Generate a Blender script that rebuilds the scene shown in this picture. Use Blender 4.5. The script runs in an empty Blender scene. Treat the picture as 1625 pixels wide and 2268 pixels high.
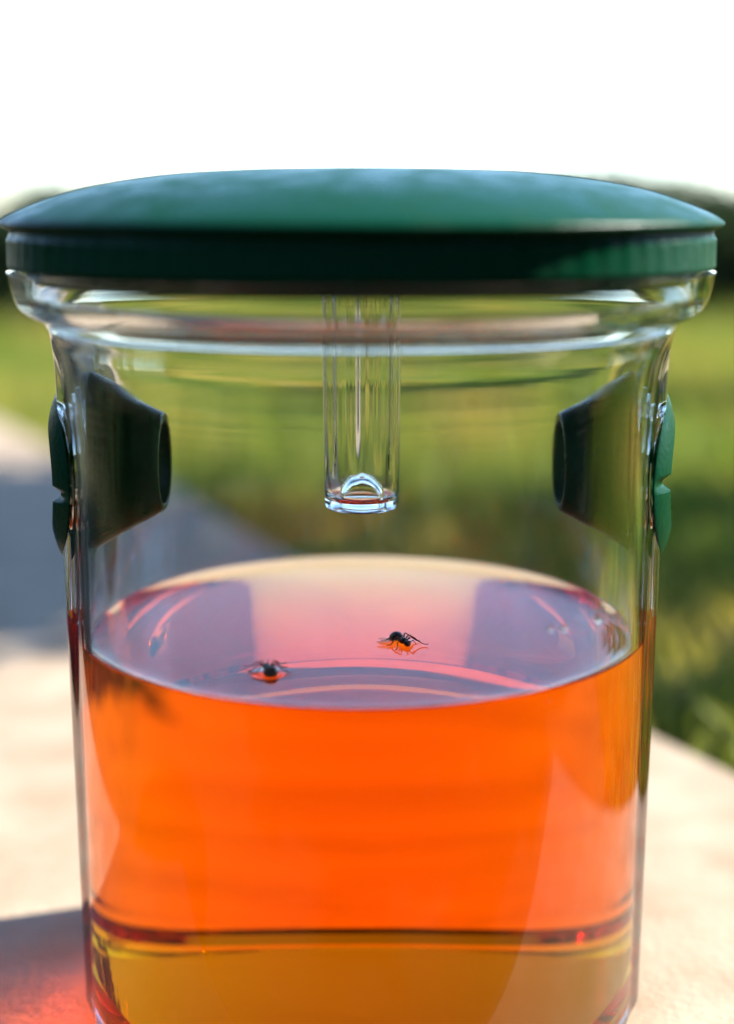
import bpy, bmesh, math, random
import numpy as np
from mathutils import Vector, Matrix
R = math.radians
random.seed(7); rng = np.random.default_rng(7)
scene = bpy.context.scene
C = scene.collection

# ------------------------------------------------------------------ camera
FPX = 3300.0            # focal length in units of 1/1625 picture width
D = 0.31                # metres from lens to the axis of the trap
ZC = 0.175              # lens height above the stone
PITCH = math.atan((1134 - 450) / FPX)
cam_d = bpy.data.cameras.new('camera')
cam = bpy.data.objects.new('camera', cam_d); C.objects.link(cam)
cam_d.sensor_fit = 'HORIZONTAL'; cam_d.sensor_width = 36
cam_d.lens = 36 * FPX / 1625
cam_d.clip_start = 0.02; cam_d.clip_end = 2000
CX = 0.0011             # the trap stands a hair left of the optical axis
cam.location = (CX, -D, ZC)
cam.rotation_euler = (math.pi / 2 - PITCH, 0, 0)
cam_d.dof.use_dof = True
cam_d.dof.focus_distance = 0.306
cam_d.dof.aperture_fstop = cam_d.lens / 11.5
scene.camera = cam

# ------------------------------------------------------------------ light
SUN_AZ = R(72)          # measured from +Y (away from the camera) towards +X
SUN_EL = R(40)
world = bpy.data.worlds.new('World'); scene.world = world
world.use_nodes = True
wn = world.node_tree.nodes; wl = world.node_tree.links
sky = wn.new('ShaderNodeTexSky'); sky.sky_type = 'NISHITA'; sky.sun_disc = False
sky.sun_elevation = SUN_EL; sky.sun_rotation = SUN_AZ; sky.dust_density = 0.0; sky.ozone_density = 3.0; sky.altitude = 1500
wn['Background'].inputs[1].default_value = 0.15
wl.new(sky.outputs[0], wn['Background'].inputs[0])
sun_d = bpy.data.lights.new('sun', 'SUN'); sun_d.energy = 5.0; sun_d.angle = R(0.5)
sun_d.color = (1, 0.95, 0.87)
sun = bpy.data.objects.new('sun', sun_d); C.objects.link(sun)
sdir = Vector((math.sin(SUN_AZ) * math.cos(SUN_EL), math.cos(SUN_AZ) * math.cos(SUN_EL), math.sin(SUN_EL)))
sun.rotation_euler = sdir.to_track_quat('Z', 'Y').to_euler()
vs = scene.view_settings
scene.display_settings.display_device = 'sRGB'
vs.view_transform = 'Standard'; vs.look = 'None'; vs.gamma = 1; vs.exposure = 1.75
vs.use_curve_mapping = False
cy = scene.cycles
cy.use_denoising = True
cy.max_bounces = 40; cy.transmission_bounces = 36; cy.glossy_bounces = 16
cy.diffuse_bounces = 4; cy.transparent_max_bounces = 16; cy.volume_bounces = 0
cy.caustics_reflective = True; cy.caustics_refractive = True
cy.sample_clamp_indirect = 60; cy.blur_glossy = 0.3

# ------------------------------------------------------------------ helpers
def tag(o, label=None, cat=None, group=None, kind=None):
    if label: o['label'] = label
    if cat: o['category'] = cat
    if group: o['group'] = group
    if kind: o['kind'] = kind
    return o

def empty(name, loc=(0, 0, 0), rz=0):
    o = bpy.data.objects.new(name, None); C.objects.link(o)
    o.empty_display_size = 0.01
    o.location = loc; o.rotation_euler = (0, 0, rz)
    return o

def link(name, me, m, parent=None, smooth=True):
    me.name = name
    o = bpy.data.objects.new(name, me); C.objects.link(o)
    if m: me.materials.append(m)
    if smooth:
        me.polygons.foreach_set('use_smooth', [True] * len(me.polygons))
    if parent: o.parent = parent
    return o

def from_bm(bm):
    me = bpy.data.meshes.new('m'); bmesh.ops.recalc_face_normals(bm, faces=bm.faces)
    bm.to_mesh(me); bm.free(); return me

def from_arrays(v, f):
    me = bpy.data.meshes.new('m'); v = np.asarray(v, np.float32); f = np.asarray(f, np.int32)
    n = f.shape[1]
    me.vertices.add(len(v)); me.vertices.foreach_set('co', v.ravel())
    me.loops.add(f.size); me.loops.foreach_set('vertex_index', f.ravel())
    me.polygons.add(len(f)); me.polygons.foreach_set('loop_start', np.arange(0, f.size, n))
    me.polygons.foreach_set('loop_total', np.full(len(f), n))
    me.update(calc_edges=True); return me

def catmull(pts, n=5, closed=False):
    out = []; m = len(pts)
    rng_ = range(m) if closed else range(m - 1)
    for i in rng_:
        g = (lambda k: pts[k % m]) if closed else (lambda k: pts[min(max(k, 0), m - 1)])
        p0, p1, p2, p3 = [np.array(g(i + k), float) for k in (-1, 0, 1, 2)]
        for j in range(n):
            t = j / n
            out.append(tuple(0.5 * ((2 * p1) + (-p0 + p2) * t + (2 * p0 - 5 * p1 + 4 * p2 - p3) * t * t + (-p0 + 3 * p1 - 3 * p2 + p3) * t ** 3)))
    if not closed: out.append(tuple(pts[-1]))
    return out

def lathe(profile, seg=160, closed=True, rf=None):
    """profile: (r,z) points; r == 0 ends become poles."""
    # support loops close to every corner keep the smooth shading tight
    pts = []; n0 = len(profile)
    for i in range(n0):
        p = profile[i]; pts.append(p)
        if i == n0 - 1 and not closed: break
        q = profile[(i + 1) % n0]; L = math.hypot(q[0] - p[0], q[1] - p[1])
        if p[0] < 1e-7 and q[0] < 1e-7: continue
        if L > .0012:
            e = min(.00025, L * .2) / L
            for t in [e] + [k / max(1, int(L / .004)) for k in range(1, int(L / .004))] + [1 - e]:
                if e - 1e-9 <= t <= 1 - e + 1e-9: pts.append((p[0] + (q[0] - p[0]) * t, p[1] + (q[1] - p[1]) * t))
    profile = pts
    bm = bmesh.new(); rings = []
    for (r, z) in profile:
        if r < 1e-7: rings.append([bm.verts.new((0, 0, z))]); continue
        ring = []
        for k in range(seg):
            a = 2 * math.pi * k / seg
            rr = r * (rf(a, z, r) if rf else 1)
            ring.append(bm.verts.new((rr * math.cos(a), rr * math.sin(a), z)))
        rings.append(ring)
    n = len(rings)
    for i in range(n if closed else n - 1):
        a, b = rings[i], rings[(i + 1) % n]
        if len(a) == 1 and len(b) == 1: continue
        for k in range(seg):
            k2 = (k + 1) % seg
            if len(a) == 1: bm.faces.new((a[0], b[k2], b[k]))
            elif len(b) == 1: bm.faces.new((a[k], a[k2], b[0]))
            else: bm.faces.new((a[k], a[k2], b[k2], b[k]))
    return from_bm(bm)

def px_rz(w, y):
    """half width and row of a silhouette in the photograph -> radius, height"""
    phi = PITCH + math.atan((y - 1134) / FPX); r = 0.06
    for _ in range(6):
        dl = D - r * r / D
        z = ZC - dl * math.tan(phi)
        depth = dl * math.cos(PITCH) + (ZC - z) * math.sin(PITCH)
        r = (w * depth / FPX) / math.sqrt(1 - (r / D) ** 2)
    return r, z

def px_plane(x, y, z0):
    phi = PITCH + math.atan((y - 1134) / FPX)
    dist = (ZC - z0) / math.tan(phi)
    depth = dist * math.cos(PITCH) + (ZC - z0) * math.sin(PITCH)
    return Vector((CX + (x - 812.5) * depth / FPX, dist - D, z0))

# ------------------------------------------------------------------ materials
def mat(name):
    m = bpy.data.materials.new(name); m.use_nodes = True
    return m, m.node_tree.nodes, m.node_tree.links

def principled(name, col, rough=0.5, spec=0.5, noise=None, bump=0, bscale=100, **kw):
    m, n, l = mat(name); b = n['Principled BSDF']
    b.inputs['Base Color'].default_value = (*col, 1); b.inputs['Roughness'].default_value = rough
    b.inputs['Specular IOR Level'].default_value = spec
    tc = n.new('ShaderNodeTexCoord')
    if noise:
        col2, sc = noise
        t = n.new('ShaderNodeTexNoise'); t.inputs['Scale'].default_value = sc; t.inputs['Detail'].default_value = 6
        l.new(tc.outputs['Object'], t.inputs['Vector'])
        r = n.new('ShaderNodeValToRGB'); r.color_ramp.elements[0].position = .35; r.color_ramp.elements[1].position = .65
        r.color_ramp.elements[0].color = (*col, 1); r.color_ramp.elements[1].color = (*col2, 1)
        l.new(t.outputs[0], r.inputs[0]); l.new(r.outputs[0], b.inputs['Base Color'])
    if bump:
        t = n.new('ShaderNodeTexNoise'); t.inputs['Scale'].default_value = bscale; t.inputs['Detail'].default_value = 5
        l.new(tc.outputs['Object'], t.inputs['Vector'])
        bp = n.new('ShaderNodeBump'); bp.inputs['Strength'].default_value = bump; bp.inputs['Distance'].default_value = 0.001
        l.new(t.outputs[0], bp.inputs['Height']); l.new(bp.outputs[0], b.inputs['Normal'])
    for k, v in kw.items(): b.inputs[k].default_value = v
    return m

def glass(name, ior, col=(1, 1, 1), bump=0.0, bscale=60, rough=0.0, absorb=None):
    m, n, l = mat(name); n.remove(n['Principled BSDF'])
    g = n.new('ShaderNodeBsdfGlass'); g.inputs['IOR'].default_value = ior
    g.inputs['Color'].default_value = (*col, 1); g.inputs['Roughness'].default_value = rough
    if bump:
        tc = n.new('ShaderNodeTexCoord'); mp = n.new('ShaderNodeMapping'); mp.inputs['Scale'].default_value = (1, 1, 0.45)
        t = n.new('ShaderNodeTexNoise'); t.inputs['Scale'].default_value = bscale; t.inputs['Detail'].default_value = 2
        bp = n.new('ShaderNodeBump'); bp.inputs['Strength'].default_value = bump; bp.inputs['Distance'].default_value = 0.0006
        l.new(tc.outputs['Object'], mp.inputs[0]); l.new(mp.outputs[0], t.inputs['Vector'])
        l.new(t.outputs[0], bp.inputs['Height']); l.new(bp.outputs[0], g.inputs['Normal'])
    l.new(g.outputs[0], n['Material Output'].inputs['Surface'])
    if absorb:
        va = n.new('ShaderNodeVolumeAbsorption'); dens = max(absorb)
        va.inputs['Color'].default_value = (*[1 - a / dens for a in absorb], 1); va.inputs['Density'].default_value = dens
        l.new(va.outputs[0], n['Material Output'].inputs['Volume'])
    return m

M = {}
M['clear'] = glass('clear_plastic', 1.49, (0.985, 0.99, 0.985), bump=0.10, bscale=45)
M['tube'] = glass('tube_plastic', 1.49, (0.99, 0.995, 0.99))
M['liquid'] = glass('orange_liquid', 1.335, absorb=(0.15, 18.5, 115.0))
n_, l_ = M['clear'].node_tree.nodes, M['clear'].node_tree.links      # smudges and haze on the moulded plastic
tcn = n_.new('ShaderNodeTexCoord'); tn = n_.new('ShaderNodeTexNoise'); tn.inputs['Scale'].default_value = 38; tn.inputs['Detail'].default_value = 9; tn.inputs['Roughness'].default_value = .68
mr = n_.new('ShaderNodeMapRange'); mr.inputs['From Min'].default_value = .42; mr.inputs['From Max'].default_value = .72; mr.inputs['To Min'].default_value = .0; mr.inputs['To Max'].default_value = .085
l_.new(tcn.outputs['Object'], tn.inputs['Vector']); l_.new(tn.outputs[0], mr.inputs['Value'])
l_.new(mr.outputs[0], [q for q in n_ if q.type == 'BSDF_GLASS'][0].inputs['Roughness'])
n_, l_ = M['liquid'].node_tree.nodes, M['liquid'].node_tree.links
g_ = [q for q in n_ if q.type == 'BSDF_GLASS'][0]
an = n_.new('ShaderNodeAttribute'); an.attribute_name = 'wet'
mr = n_.new('ShaderNodeMapRange'); mr.inputs['To Min'].default_value = 1.335; mr.inputs['To Max'].default_value = 1.335 / 1.49
l_.new(an.outputs['Fac'], mr.inputs['Value']); l_.new(mr.outputs[0], g_.inputs['IOR'])
M['water'] = glass('water', 1.33)
M['green'] = principled('green_plastic', (0.0008, 0.042, 0.017), 0.32, 0.09, bump=0.15, bscale=900)
n_, l_ = M['green'].node_tree.nodes, M['green'].node_tree.links
tn = n_.new('ShaderNodeTexNoise'); tn.inputs['Scale'].default_value = 140; tn.inputs['Detail'].default_value = 8
mr = n_.new('ShaderNodeMapRange'); mr.inputs['From Min'].default_value = .35; mr.inputs['From Max'].default_value = .7; mr.inputs['To Min'].default_value = .24; mr.inputs['To Max'].default_value = .5
tcn = n_.new('ShaderNodeTexCoord'); l_.new(tcn.outputs['Object'], tn.inputs['Vector']); l_.new(tn.outputs[0], mr.inputs['Value']); l_.new(mr.outputs[0], n_['Principled BSDF'].inputs['Roughness'])
M['stone'] = principled('pale_stone', (0.255, 0.185, 0.12), 0.85, 0.3, noise=((0.33, 0.26, 0.185), 38), bump=0.5, bscale=420)
M['soil'] = principled('soil', (0.022, 0.026, 0.010), 0.95, 0.2, noise=((0.045, 0.04, 0.018), 6), bump=0.8, bscale=80)
M['fly'] = principled('fly_body', (0.020, 0.007, 0.004), 0.34, 0.35, bump=0.4, bscale=2500)
M['fly_leg'] = principled('fly_leg', (0.05, 0.018, 0.008), 0.4, 0.5)
M['bark'] = principled('bark', (0.09, 0.06, 0.035), 0.9, 0.2, bump=1, bscale=120)

def leafmat(name, c1, c2, c3, scale):
    m, n, l = mat(name); b = n['Principled BSDF']
    g = n.new('ShaderNodeNewGeometry'); t = n.new('ShaderNodeTexNoise')
    t.inputs['Scale'].default_value = scale; t.inputs['Detail'].default_value = 4
    l.new(g.outputs['Position'], t.inputs['Vector'])
    r = n.new('ShaderNodeValToRGB'); e = r.color_ramp.elements
    e[0].position = .33; e[0].color = (*c1, 1); e[1].position = .62; e[1].color = (*c3, 1)
    k = e.new(.48); k.color = (*c2, 1)
    l.new(t.outputs[0], r.inputs[0]); l.new(r.outputs[0], b.inputs['Base Color'])
    b.inputs['Roughness'].default_value = .55; b.inputs['Specular IOR Level'].default_value = .3
    tr = n.new('ShaderNodeBsdfTranslucent'); l.new(r.outputs[0], tr.inputs['Color'])
    mx = n.new('ShaderNodeMixShader'); mx.inputs[0].default_value = .45
    l.new(b.outputs[0], mx.inputs[1]); l.new(tr.outputs[0], mx.inputs[2])
    l.new(mx.outputs[0], n['Material Output'].inputs['Surface'])
    return m
M['grass'] = leafmat('grass', (0.10, 0.185, 0.018), (0.24, 0.28, 0.035), (0.48, 0.36, 0.07), 3.0)
M['leaf'] = leafmat('leaf', (0.012, 0.026, 0.008), (0.02, 0.042, 0.012), (0.035, 0.06, 0.016), 14)

# ------------------------------------------------------------------ setting
LAWN_Z = -0.03
def sheet(name, pts, z, m, kind='structure'):
    bm = bmesh.new(); bm.faces.new([bm.verts.new((x, y, z)) for x, y in pts])
    o = link(name, from_bm(bm), m, smooth=False); tag(o, kind=kind); return o
tag(sheet('ground', [(-300, -300), (300, -300), (300, 300), (-300, 300)], LAWN_Z, M['soil']),
    'soil and lawn ground reaching behind the trap', 'ground')

# stone ledge: its back edge runs from far left to near right
e0 = px_plane(0, 930, 0).xy; e1 = px_plane(1625, 1700, 0).xy
ed = (e1 - e0).normalized(); en = Vector((ed.y, -ed.x))      # en points towards the camera side
if en.y > 0: en = -en
def ledge_pt(s, t): return e0 + ed * s + en * t
bm = bmesh.new()
FRONT = -.085; s_ = (FRONT - e0.y) / ed.y
cor = [ledge_pt(-.55, 0), ledge_pt(s_, 0), Vector((-.15, FRONT)), Vector((-.36, .85)), ledge_pt(-.55, .12)]
top = [bm.verts.new((p.x, p.y, 0)) for p in cor]; bot = [bm.verts.new((p.x, p.y, LAWN_Z - .02)) for p in cor]
bm.faces.new(top)
for i in range(len(cor)): bm.faces.new((top[i], top[(i + 1) % len(cor)], bot[(i + 1) % len(cor)], bot[i]))
bmesh.ops.bevel(bm, geom=[e for e in bm.edges if all(v.co.z > -.001 for v in e.verts)], offset=.004, segments=2, affect='EDGES')
ledge = link('stone_terrace', from_bm(bm), M['stone'], smooth=False)
tag(ledge, 'pale sandstone terrace slab under the trap', 'terrace', kind='structure')

def on_ledge(x, y): return ((Vector((x, y)) - e0).dot(en)) > -0.004

# grass
def make_grass(n, x0, x1, y0, y1, h0, h1):
    x = rng.uniform(x0, x1, n); y = rng.uniform(y0, y1, n)
    s = (x - e0.x) * en.x + (y - e0.y) * en.y
    k = (s < -0.004); x, y = x[k], y[k]; n = len(x)
    a = rng.uniform(0, 2 * np.pi, n); h = rng.uniform(h0, h1, n); w = rng.uniform(.0012, .0026, n)
    lean = rng.uniform(.1, .9, n) * h; b = rng.uniform(0, 2 * np.pi, n)
    dx, dy = np.cos(a) * w, np.sin(a) * w
    v = np.empty((n, 5, 3))
    z = np.full(n, LAWN_Z)
    v[:, 0] = np.c_[x - dx, y - dy, z]; v[:, 1] = np.c_[x + dx, y + dy, z]
    mx_, my_ = x + np.cos(b) * lean * .35, y + np.sin(b) * lean * .35
    v[:, 2] = np.c_[mx_ + dx * .8, my_ + dy * .8, z + h * .6]; v[:, 3] = np.c_[mx_ - dx * .8, my_ - dy * .8, z + h * .6]
    v[:, 4] = np.c_[x + np.cos(b) * lean, y + np.sin(b) * lean, z + h]
    base = np.arange(n) * 5
    f = np.concatenate([np.c_[base, base + 1, base + 2], np.c_[base, base + 2, base + 3], np.c_[base + 3, base + 2, base + 4]])
    return v.reshape(-1, 3), f
v1, f1 = make_grass(60000, -1.0, 1.1, .05, 2.0, .012, .036)
v2, f2 = make_grass(40000, -1.7, 1.8, 1.8, 4.2, .02, .06)
gr = link('grass', from_arrays(np.concatenate([v1, v2]), np.concatenate([f1, f2 + len(v1)])), M['grass'])
tag(gr, 'sunlit green and straw yellow lawn grass beyond the terrace', 'grass', kind='stuff')

# shrubs
def make_shrub(h, rad, nleaf, leaf, low=.05):
    root = empty('shrub')
    # crown: leaves in clumps
    cl = [(rng.normal(0, rad * .45), rng.normal(0, rad * .45), rng.uniform(low + .15, .95) * h) for _ in range(26)]
    ci = rng.integers(0, len(cl), nleaf); c = np.array(cl)[ci]
    p = c + rng.normal(0, 1, (nleaf, 3)) * np.array([rad * .26, rad * .26, h * .13])
    p[:, 2] = np.clip(p[:, 2], low * h, h * 1.05)
    u = rng.normal(0, 1, (nleaf, 3)); u /= np.linalg.norm(u, axis=1)[:, None]
    t = rng.normal(0, 1, (nleaf, 3)); w = np.cross(u, t); w /= np.linalg.norm(w, axis=1)[:, None]
    L = (leaf * rng.uniform(.6, 1.3, nleaf))[:, None]
    v = np.stack([p, p + u * L * .5 + w * L * .28, p + u * L, p + u * L * .5 - w * L * .28], 1)
    b = np.arange(nleaf) * 4
    link('crown', from_arrays(v.reshape(-1, 3), np.c_[b, b + 1, b + 2, b + 3]), M['leaf'], root)
    bm = bmesh.new()
    for k in range(6):
        q = Vector(cl[k]); o = Vector((random.uniform(-.1, .1) * rad, random.uniform(-.1, .1) * rad, 0))
        prev = None
        for i in range(5):
            tt = i / 4; ctr = o.lerp(q, tt) + Vector((0, 0, .1 * h * math.sin(tt * 3.1))); rr = .012 * h / .35 * (1 - .75 * tt)
            ring = [bm.verts.new(ctr + Vector((math.cos(a) * rr, math.sin(a) * rr, 0))) for a in [j * math.pi / 3 for j in range(6)]]
            if prev:
                for j in range(6): bm.faces.new((prev[j], prev[(j + 1) % 6], ring[(j + 1) % 6], ring[j]))
            prev = ring
    link('trunk', from_bm(bm), M['bark'], root)
    return root
def copy_tree(o, parent=None):
    c = o.copy(); C.objects.link(c); c.parent = parent
    for ch in o.children: copy_tree(ch, c)
    return c
hedge_lab = ['dark green shrub behind the lawn, past the left rim of the trap',
             'dark green shrub behind the lawn, hidden behind the left half of the lid',
             'dark green shrub straight behind the lid of the trap',
             'dark green shrub behind the lawn, hidden behind the right half of the lid',
             'dark green shrub behind the lawn, past the right rim of the trap',
             'dark green shrub at the far left end of the row',
             'dark green shrub at the far right end of the row']
s0 = make_shrub(.22, .19, 5200, .027)
for i, x in enumerate((-.58, -.29, .0, .29, .58, -.9, .9)):
    s = s0 if i == 0 else copy_tree(s0)
    s.location = (x, 2.32 + .05 * ((i * 37) % 5 - 2), LAWN_Z); s.rotation_euler.z = i * 1.7
    q = .88 + .05 * ((i * 13) % 5); s.scale = (1.1, 1.1, q)
    tag(s, hedge_lab[i], 'shrub', 'low shrubs in a row behind the lawn')
# unseen leaf screen added to darken the trap's front reflections and shade the ground
nh = 17000; nb = 9000
px_ = np.concatenate([rng.uniform(-2.2, 1.6, nb), 1.5 + rng.normal(0, .10, nh - nb)]); py_ = np.concatenate([-1.7 + rng.normal(0, .16, nb), rng.uniform(-1.8, .22, nh - nb)])
p = np.c_[px_, py_, LAWN_Z + rng.uniform(0, 1, nh) ** .9 * (1.6 + .12 * np.sin(rng.uniform(0, 6, nh)))]
u = rng.normal(0, 1, (nh, 3)); u /= np.linalg.norm(u, axis=1)[:, None]; t = rng.normal(0, 1, (nh, 3)); w = np.cross(u, t); w /= np.linalg.norm(w, axis=1)[:, None]
L = rng.uniform(.07, .14, nh)[:, None]
v = np.stack([p, p + u * L * .5 + w * L * .3, p + u * L, p + u * L * .5 - w * L * .3], 1); b = np.arange(nh) * 4
added_hedge = link('added_hedge', from_arrays(v.reshape(-1, 3), np.c_[b, b + 1, b + 2, b + 3]), M['leaf'])
tag(added_hedge, 'added tall dark leaf screen, out of view, bending round the near and right side of the terrace', 'added_hedge', kind='stuff')
# two shrubs beside the terrace on the sunny side: they throw the bands of shade over lawn and stone
s1 = make_shrub(.95, .085, 1500, .045, .42)
s1.location = (.745, .65, LAWN_Z); s1.scale = (.8, .6, 1.0); s1.rotation_euler.z = 2
tag(s1, 'tallest slender shrub on the lawn to the right, shading grass and terrace', 'shrub')
s2 = copy_tree(s1); s2.location = (.60, .42, LAWN_Z); s2.scale = (.5, .35, .5); s2.rotation_euler.z = 4
tag(s2, 'smallest slender shrub nearest the terrace edge on the right', 'shrub')
s3 = copy_tree(s1); s3.location = (.66, 1.27, LAWN_Z); s3.scale = (.8, .8, .62); s3.rotation_euler.z = 1
tag(s3, 'farthest slender shrub on the lawn to the right', 'shrub')

s4 = make_shrub(1.06, .16, 2600, .045, .76); s4.location = (.80, .86, LAWN_Z)
tag(s4, 'bushy topped tall shrub on a bare stem on the lawn to the right', 'shrub')

# low shrubs added out of view so the plastic's left side mirrors something dark
for x, y, sc, lab in ((-.92, .16, 1.7, 'added dark low shrub out of view left of the terrace, level with the trap'), (-.95, -.32, 1.7, 'added dark low shrub out of view left of the terrace, nearest the camera'), (-.95, .62, 1.6, 'added dark low shrub out of view left of the terrace, farther back')):
    s = copy_tree(s0); s.location = (x, y, LAWN_Z); s.scale = (sc * .8, sc * 1.1, sc); s.rotation_euler.z = x * 0 + y * 5
    tag(s, lab, 'shrub', 'added low shrubs out of view left of the terrace')

# ------------------------------------------------------------------ the trap
trap = empty('insect_trap')
tag(trap, 'clear plastic insect trap with green lid and two green side funnels on the terrace', 'insect trap')
outer_px = [(786, 602), (784, 609), (778, 635), (769, 664), (757, 684), (733, 699), (712, 709), (698, 724), (684, 748),
            (668, 785), (658, 830), (652, 880), (646, 1000), (637, 1250), (630, 1430), (620, 1671)]
inner_px = [(764, 602), (762, 609), (755, 632), (746, 656), (728, 674), (700, 686), (682, 700), (668, 726), (652, 755),
            (638, 795), (628, 840), (622, 890), (616, 1000), (607, 1250), (600, 1430), (590, 1671)]
pad_px = [(698, 724), (690, 755), (683, 800), (678, 860), (672, 1000), (661, 1250), (651, 1430), (639, 1671)]
po = [px_rz(*p) for p in outer_px]; pi_ = [px_rz(*p) for p in inner_px]; pp = [px_rz(*p) for p in pad_px]
def extend(p, z):
    (r0, z0), (r1, z1) = p[-2], p[-1]; t = (z - z1) / (z0 - z1); return (r1 + (r0 - r1) * t, z)
ob = extend(po, .004); ib = extend(pi_, .0075); pb = extend(pp, .004)
outer = catmull(po + [ob], 4); inner = catmull(pi_ + [ib], 4); pad = catmull(pp + [pb], 4)
CONTACT = px_rz(630, 1402)[1]                   # where the liquid meets the wall
k_ = next(i for i, q in enumerate(inner) if q[1] < CONTACT)
q0, q1 = inner[k_ - 1], inner[k_]; t_ = (CONTACT - q0[1]) / (q1[1] - q0[1])
R_CON = q0[0] + (q1[0] - q0[0]) * t_
inner.insert(k_, (R_CON, CONTACT))
base_o = [(ob[0] - .0004, .0024), (ob[0] - .0016, .0010), (ob[0] - .004, .0006), (.046, .0006), (.042, .0022), (0, .0026)]
base_i = [(0, .0052), (.052, .0052), (ib[0] - .002, .0056), (ib[0] - .0005, .0064)]
prof = outer + base_o + base_i + inner[::-1]
_oz = sorted((q[1], q[0]) for q in outer); _pz = sorted((q[1], q[0]) for q in pad)
def cyl_r(z): return float(np.interp(z, [q[0] for q in _oz], [q[1] for q in _oz]))
def pad_k(a):
    d = abs((a + math.pi / 2) % math.pi - math.pi / 2)      # angle from the +X or -X direction
    t = min(1, max(0, (R(19) - d) / R(11))); return t * t * (3 - 2 * t)
def pad_h(z):
    if z < .0035 or z > pp[0][1]: return 0
    return max(0, float(np.interp(z, [q[0] for q in _pz], [q[1] for q in _pz])) - cyl_r(z))
def wob(a, z, r=0):
    w = 1 + .0007 * math.sin(2 * a + .7) + .0005 * math.sin(3 * a + z * 60)
    if r > .05 and r > cyl_r(z) - .0009: w += pad_h(z) * pad_k(a) / r     # a raised pad on either side carries the funnel
    return w
container = link('container', lathe(prof, 288, True, wob), M['clear'], trap)

def inner_r(z):
    pts = sorted([(q[1], q[0]) for q in inner]); return float(np.interp(z, [p[0] for p in pts], [p[1] for p in pts]))
LIQ = CONTACT
lip = px_rz(748, 628)[1]

# lid: an inner skirt, a flange resting on the rim, a shallow dome
rim_top = po[0][1]
ri = inner_r(px_rz(746, 654)[1]) - .0006; lr = po[0][0] - .0002
lid_prof = catmull([(0, rim_top + .0200), (.022, rim_top + .0196), (.040, rim_top + .0184), (.056, rim_top + .0158), (.067, rim_top + .0122), (.0722, rim_top + .0094), (lr - .0006, rim_top + .0078), (lr, rim_top + .0062)], 5) + [
            (lr + .0001, rim_top + .0010), (lr - .0004, rim_top + .0004), (ri, rim_top + .0004), (ri, rim_top - .001), (ri - .0004, lip + .001), (ri - .0010, lip), (ri - .0030, lip), (ri - .0034, lip + .001), (ri - .0034, rim_top + .002),
            (.060, rim_top + .005), (.02, rim_top + .007), (0, rim_top + .007)]
def grip(a, z, r):
    if r < lr - .001 or z < rim_top: return 1
    return 1 + .0030 * min(1, max(0, (rim_top + .0075 - z) / .0015)) * min(1, max(0, (z - rim_top - .0012) / .0012)) * (-max(0, min(1, 2.5 * math.cos(90 * a) - .6)))
lid = link('lid', lathe(lid_prof, 1080, False, grip), M['green'], trap)

# bait tube hanging from the lid
tb_r = 83 * D * 1.008 / FPX
tz0 = px_rz(80, 1124)[1]; tz1 = rim_top + .0055
def flute(a, z, r): return 1 + (.035 * math.cos(9 * a + .6) + .02 * math.cos(16 * a)) * min(1, max(0, (z - tz0 - .0085) / .006)) if z > tz0 + .0085 and .005 < r < tb_r - .0005 else 1
to = [(tb_r + .0006, tz1), (tb_r, tz0 + .0015), (tb_r - .0003, tz0 + .0004), (tb_r - .0012, tz0), (tb_r - .0022, tz0), (.0045, tz0 + .0007), (.0040, tz0 + .0024), (.0030, tz0 + .0045), (.0014, tz0 + .0058), (0, tz0 + .0060)]
ti = [(0, tz0 + .0072), (.0020, tz0 + .0069), (.0041, tz0 + .0050), (.0050, tz0 + .0026), (tb_r - .0022, tz0 + .0020), (tb_r - .0014, tz0 + .0035), (tb_r - .0012, tz0 + .006), (tb_r - .0008, tz1)]
tube = link('bait_tube', lathe(to[:2] + catmull(to[1:], 4)[1:] + catmull(ti[:7], 4)[:-1] + ti[6:], 160, True, flute), M['tube'], trap)

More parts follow.
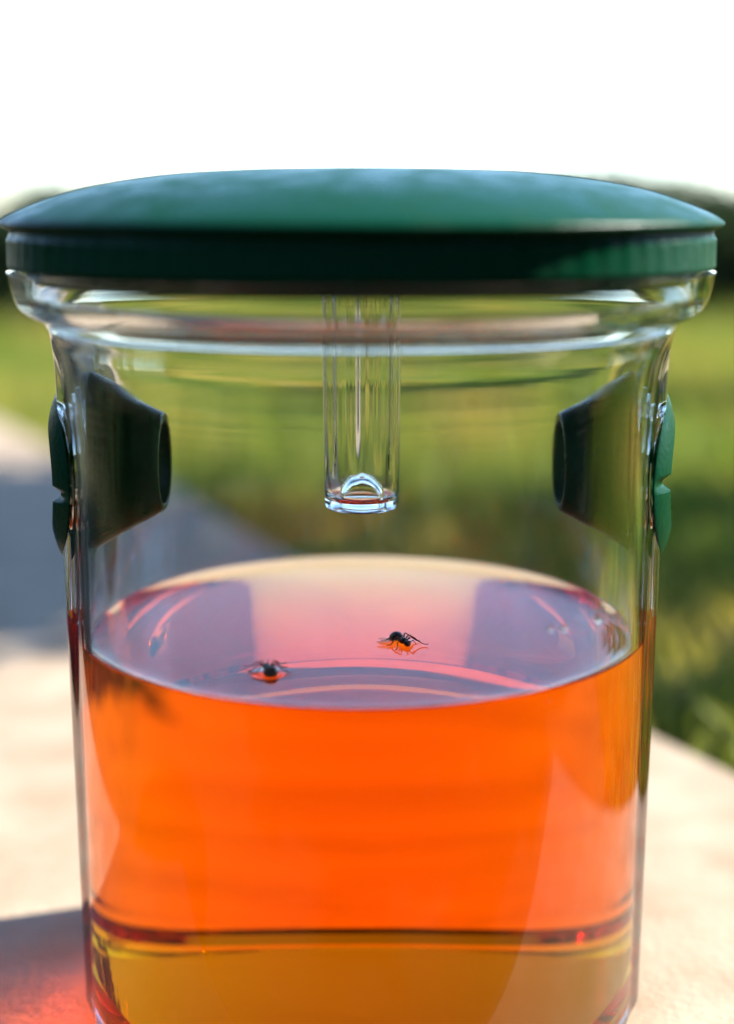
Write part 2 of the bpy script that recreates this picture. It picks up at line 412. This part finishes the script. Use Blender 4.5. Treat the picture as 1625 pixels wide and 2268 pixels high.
# entry funnels
def outer_r(z):
    return cyl_r(z) + pad_h(z)
HOLE = .0125
def ring_mesh(rings, closed=False):
    bm = bmesh.new(); vs_ = [[bm.verts.new(p) for p in r] for r in rings]; n = len(rings[0]); m_ = len(rings)
    for i in range(m_ if closed else m_ - 1):
        a, b = vs_[i], vs_[(i + 1) % m_]
        for k in range(n): bm.faces.new((a[k], a[(k + 1) % n], b[(k + 1) % n], b[k]))
    return from_bm(bm)
def make_funnel(side):
    root = empty('entry_funnel'); root.parent = trap
    zc = px_rz(450, 1036)[1]
    def wall(y, z): return math.sqrt(inner_r(zc + z) ** 2 - y * y) - .0003
    def owall(y, z): return math.sqrt(outer_r(zc + z) ** 2 - y * y) + .00015 - .0021 * (y / .0181) ** 2
    rb, rt = .0176, .0098; x_in = 441 * D * 1.005 / FPX; seg = 112
    def cring(r0, t, dx=0):
        out = []
        for k in range(seg):
            a = 2 * math.pi * k / seg
            xw = .0565
            for _ in range(12):                       # where the straight flank meets the round wall
                rw = rt + (rb - rt) * (xw - x_in) / (.0562 - x_in); xw = wall(rw * math.cos(a), rw * math.sin(a))
            x = xw + (x_in - xw) * t; r1 = rt + (rw - rt) * (1 - t) + r0
            out.append((x, r1 * math.cos(a), r1 * math.sin(a)))
        return out
    rs = [cring(0, 0), cring(0, .012), cring(0, .5), cring(0, .97), cring(-.0001, .992), cring(-.0004, 1), cring(-.0010, 1), cring(-.0014, .99), cring(-.0014, .96), cring(-.0014, .5), cring(-.0014, .012), cring(-.0014, 0)]
    link('cone', ring_mesh(rs, True), M['green'], root)
    # domed flange hugging the wall outside, with a groove across and the entrance hole in its middle
    RF = .0179; DZ = -.0020; gz = -.0022 if side < 0 else .0002; seg = 320
    def h(y, z):
        r = min(1, math.hypot(y, z) / RF)
        d = .0030 * (1 - r ** 2.6) ** .8
        zz = abs(z - gz)
        g = min(1, max(0, (.0017 - zz) / .0013))
        d -= min(d * .85, .0026) * g
        return d + .0003
    rs = []
    def fring(r, f): return [(f(r * math.cos(2 * math.pi * k / seg), r * math.sin(2 * math.pi * k / seg)), r * math.cos(2 * math.pi * k / seg), r * math.sin(2 * math.pi * k / seg)) for k in range(seg)]
    for r in [HOLE, HOLE + .0002] + list(np.linspace(HOLE + .0006, RF - .0005, 22)) + [RF - .00025, RF - .0001, RF]:
        rs.append(fring(r, lambda y, z: owall(y, z + DZ) + h(y, z)))
    ow2 = lambda y, z: owall(y, z + DZ)
    rs += [fring(RF, ow2), fring(RF - .0003, ow2), fring(HOLE + .0003, ow2), fring(HOLE, ow2)]
    link('flange', ring_mesh([[(x, y, z + DZ) for x, y, z in r] for r in rs], True), M['green'], root)
    root.location = (0, 0, zc)
    if side < 0: root.rotation_euler = (0, 0, math.pi)
    return root
# the wall is pierced where the funnels enter
zf = px_rz(450, 1036)[1]
bm = bmesh.new(); bmesh.ops.create_cone(bm, cap_ends=True, segments=96, radius1=HOLE, radius2=HOLE, depth=.3, matrix=Matrix.Translation((0, 0, zf)) @ Matrix.Rotation(math.pi / 2, 4, 'Y'))
cutter = link('cutter', from_bm(bm), None)
bo = container.modifiers.new('holes', 'BOOLEAN'); bo.object = cutter; bo.operation = 'DIFFERENCE'; bo.solver = 'EXACT'
dg = bpy.context.evaluated_depsgraph_get(); dg.update()
me2 = bpy.data.meshes.new_from_object(container.evaluated_get(dg))
container.modifiers.clear()
# below the waterline the liquid itself is the inner face of the wall
bm = bmesh.new(); bm.from_mesh(me2)
dead = []
for f in bm.faces:
    c = f.calc_center_median(); r = math.hypot(c.x, c.y)
    if c.z < CONTACT - 1e-6 and ((c.z > .0066 and r < inner_r(c.z) + .0008) or (.0045 < c.z <= .0066 and r < ib[0] + .0004)): dead.append(f)
bmesh.ops.delete(bm, geom=dead, context='FACES'); bm.to_mesh(me2); bm.free()
container.data = me2; me2.name = 'container'
bpy.data.objects.remove(cutter)
make_funnel(1); make_funnel(-1)

# ------------------------------------------------------------------ liquid
FLAT = CONTACT - .0018
side = [q for q in inner[::-1] if q[1] < CONTACT + 1e-9]
lp = base_i + side
n_wet = CONTACT - 1e-6
men = [(R_CON - t, FLAT + .0018 * math.exp(-t / .0021)) for t in (.0003, .0007, .0012, .0019, .0028, .004, .0055, .0075, .010)]
lp += men + [(float(r), FLAT) for r in np.arange(.0455, .0008, -.0007)] + [(0, FLAT)]
lme = lathe(lp, 288, False, wob)
INSECTS = [(598, 1488), (885, 1420)]
ip = [px_plane(x, y, FLAT) for x, y in INSECTS]
for v in lme.vertices:
    if v.co.z > FLAT - 1e-5 and math.hypot(v.co.x, v.co.y) < .053:
        for p in ip:
            d2 = (v.co.x - p.x) ** 2 + (v.co.y - p.y) ** 2
            v.co.z += .00045 * math.exp(-d2 / (2 * .0017 ** 2))
at_ = lme.attributes.new('wet', 'FLOAT', 'FACE')
# faces against the plastic bend light from plastic to liquid, the open surface from air to liquid
lme.update()
wet = [1.0 if (p.normal.z < .15 and math.hypot(p.center.x, p.center.y) > inner_r(max(p.center.z, .0076)) - .0004) or p.center.z < .0074 else 0.0 for p in lme.polygons]
at_.data.foreach_set('value', wet)
liquid = link('bait_liquid', lme, M['liquid'])
tag(liquid, 'bright orange bait liquid filling the lower half of the clear trap', 'liquid')
SURF = FLAT

# ------------------------------------------------------------------ drowned flies
def ellips(bm, c, r, rot=None, seg=16):
    mat_ = Matrix.Translation(c) @ (rot.to_4x4() if rot else Matrix()) @ Matrix.Diagonal((*r, 1))
    bmesh.ops.create_uvsphere(bm, u_segments=seg, v_segments=seg // 2 + 2, radius=1, matrix=mat_)

def make_insect(k, heading, label, s=1.0, spread=1.0, wings=None):
    p = ip[k] + Vector((0, 0, .0003))
    root = empty('drowned_insect', p, heading); tag(root, label, 'insect', 'drowned insects on the orange liquid')
    # body: abdomen, waist, thorax, neck, head lofted as one skin along +X
    prof = [(-.0027, .00003), (-.0026, .0004), (-.0022, .00090), (-.0015, .00125), (-.0008, .00112), (-.0002, .00060), (.0001, .00022), (.0003, .00020), (.0006, .00052), (.0010, .00070),
            (.0015, .00062), (.0019, .00030), (.0020, .00026), (.0022, .00050), (.0026, .00062), (.0030, .00046), (.0032, .00003)]
    bm = bmesh.new(); prev = None
    for (x, r) in catmull(prof, 3):
        arch = .00022 * math.sin((x + .0027) * 520); r = max(r, .00002)
        ring = [bm.verts.new((x * s, math.cos(a) * r * s, (.00015 + arch + math.sin(a) * r * .85) * s)) for a in [j * 2 * math.pi / 20 for j in range(20)]]
        if prev:
            for j in range(20): bm.faces.new((prev[j], prev[(j + 1) % 20], ring[(j + 1) % 20], ring[j]))
        else: bm.faces.new(ring)
        prev = ring
    bm.faces.new(prev)
    link('body', from_bm(bm), M['fly'], root)
    def tubechain(pts, rads):
        bm = bmesh.new(); prev = None
        for i, (q, rr) in enumerate(zip(pts, rads)):
            q = Vector(q) * s
            d = (Vector(pts[min(i + 1, len(pts) - 1)]) - Vector(pts[max(i - 1, 0)])).normalized()
            u = d.orthogonal().normalized(); w = d.cross(u)
            ring = [bm.verts.new(q + (u * math.cos(a) + w * math.sin(a)) * rr * s) for a in [j * math.pi / 3 for j in range(6)]]
            if prev:
                for j in range(6): bm.faces.new((prev[j], prev[(j + 1) % 6], ring[(j + 1) % 6], ring[j]))
            prev = ring
        return from_bm(bm)
    for sd in (-1, 1):
        for q, (x0, dx) in enumerate(((.0014, .0016), (.0010, .0003), (.0006, -.0014))):
            j = random.uniform(.8, 1.25)
            pts = [(x0, sd * .0004, .0002), (x0 + dx * .45 * j, sd * .0013 * spread, .0012), (x0 + dx * .9, sd * .0022 * spread * j, .0006), (x0 + dx * 1.3 * j, sd * .0032 * spread, .0001), (x0 + dx * 1.7 * j, sd * .0038 * spread * j, .0001)]
            link('leg', tubechain(catmull(pts, 3), [.00016 - .000008 * i for i in range(13)]), M['fly_leg'], root)
        bm = bmesh.new(); ellips(bm, Vector((.0026, sd * .00042, .00038)) * s, Vector((.00026, .00022, .0003)) * s, seg=10)
        link('eye', from_bm(bm), M['fly'], root)
        link('antenna', tubechain([(.0029, sd * .00015, .0005), (.0036, sd * .0006, .0010), (.0045, sd * .0007, .0004)], [.00009, .00009, .00006]), M['fly_leg'], root)
    for ang in (wings or []):
        bm = bmesh.new(); n = 18; tv = []; bv = []
        for i in range(n):
            a = 2 * math.pi * i / n
            lx = .0023 * (1 - math.cos(a)); wy = .0008 * math.sin(a) * (.45 + .55 * lx / .0046)
            x = .0010 + lx * math.cos(ang) - wy * math.sin(ang); y = lx * math.sin(ang) + wy * math.cos(ang)
            z = .0006 - lx * .09
            tv.append(bm.verts.new((x * s, y * s, z * s))); bv.append(bm.verts.new((x * s, y * s, (z - .00004) * s)))
        bm.faces.new(tv); bm.faces.new(bv[::-1])
        for i in range(n): bm.faces.new((tv[i], tv[(i + 1) % n], bv[(i + 1) % n], bv[i]))
        link('wing', from_bm(bm), M['wing'], root, smooth=False)
    return root
m, n, l = mat('fly_wing'); b = n['Principled BSDF']; b.inputs['Base Color'].default_value = (.25, .12, .05, 1); b.inputs['Roughness'].default_value = .2
t = n.new('ShaderNodeBsdfTransparent'); t.inputs[0].default_value = (.95, .8, .65, 1); mx = n.new('ShaderNodeMixShader'); mx.inputs[0].default_value = .3
l.new(t.outputs[0], mx.inputs[1]); l.new(b.outputs[0], mx.inputs[2]); l.new(mx.outputs[0], n['Material Output'].inputs['Surface']); M['wing'] = m
make_insect(0, R(105), 'dark drowned insect nearer the front of the orange liquid, its rounded tail towards the camera', 1.12, .95)
make_insect(1, R(-62), 'dark drowned insect farther back on the orange liquid, two spread wings trailing left', 1.2, .8, (R(-112), R(-140)))

# ------------------------------------------------------------------ droplets clinging to the front of the wall
def on_wall(px, py, rfun):
    z = .1
    phi = PITCH + math.atan((py - 1134) / FPX); x = y = 0
    for _ in range(30):
        r = rfun(z); x = CX + (px - 812.5) * ((y + D) * math.cos(PITCH) + (ZC - z) * math.sin(PITCH)) / FPX
        y = -math.sqrt(max(1e-9, r * r - x * x)); z = ZC - (y + D) * math.tan(phi)
    return x, y, z
def droplet(px, py, w, h, label, outside=True):
    x, y, z = on_wall(px, py, cyl_r if outside else inner_r); a = math.atan2(y, x)
    rad = h / 2 * D * .85 / FPX; sq = w / h
    bm = bmesh.new(); bmesh.ops.create_uvsphere(bm, u_segments=20, v_segments=12, radius=1)
    for v in bm.verts:
        v.co = Vector((v.co.x * rad * .6, v.co.y * rad * sq, v.co.z * rad * (1 - .12 * v.co.z)))
    o = link('water_droplet', from_bm(bm), M['water'])
    e = .0003
    o.location = (x + e * math.cos(a), y + e * math.sin(a), z); o.rotation_euler.z = a
    tag(o, label, 'droplet', 'droplets clinging to the trap wall')
droplet(1322, 1368, 18, 27, 'largest clear droplet on the wall above the right end of the liquid')
droplet(1248, 1389, 15, 19, 'small clear droplet on the wall, right one of a close pair')
droplet(1217, 1391, 15, 18, 'small clear droplet on the wall, left one of a close pair')
droplet(1005, 741, 78, 32, 'wide oval droplet on the front of the rim, right of the tube')

# dust flecks on the outside of the plastic
nf = 170; vv = []; ff = []
for _ in range(nf):
    a = R(-90) + random.gauss(0, .75); z = random.uniform(.07, .125); rr = cyl_r(z) * wob(a, z) + .00004
    if pad_k(a) > 0: continue
    c = Vector((rr * math.cos(a), rr * math.sin(a), z)); t = Vector((-math.sin(a), math.cos(a), 0)); u = Vector((0, 0, 1)); q = random.uniform(.00003, .00010)
    th = random.uniform(0, 6.28); e1_ = (t * math.cos(th) + u * math.sin(th)) * q * random.uniform(1, 2.2); e2_ = (u * math.cos(th) - t * math.sin(th)) * q
    b = len(vv); o_ = c.normalized() * q * .5
    vv += [c - e1_, c + e2_, c + e1_, c - e2_, c + o_]; ff += [(b, b + 1, b + 4), (b + 1, b + 2, b + 4), (b + 2, b + 3, b + 4), (b + 3, b, b + 4)]
M['dust'] = principled('dust', (.45, .40, .32), .9, .2)
tag(link('dust', from_arrays([tuple(v) for v in vv], ff), M['dust']), 'fine pale dust flecks on the outside of the clear wall', 'dust', kind='stuff')
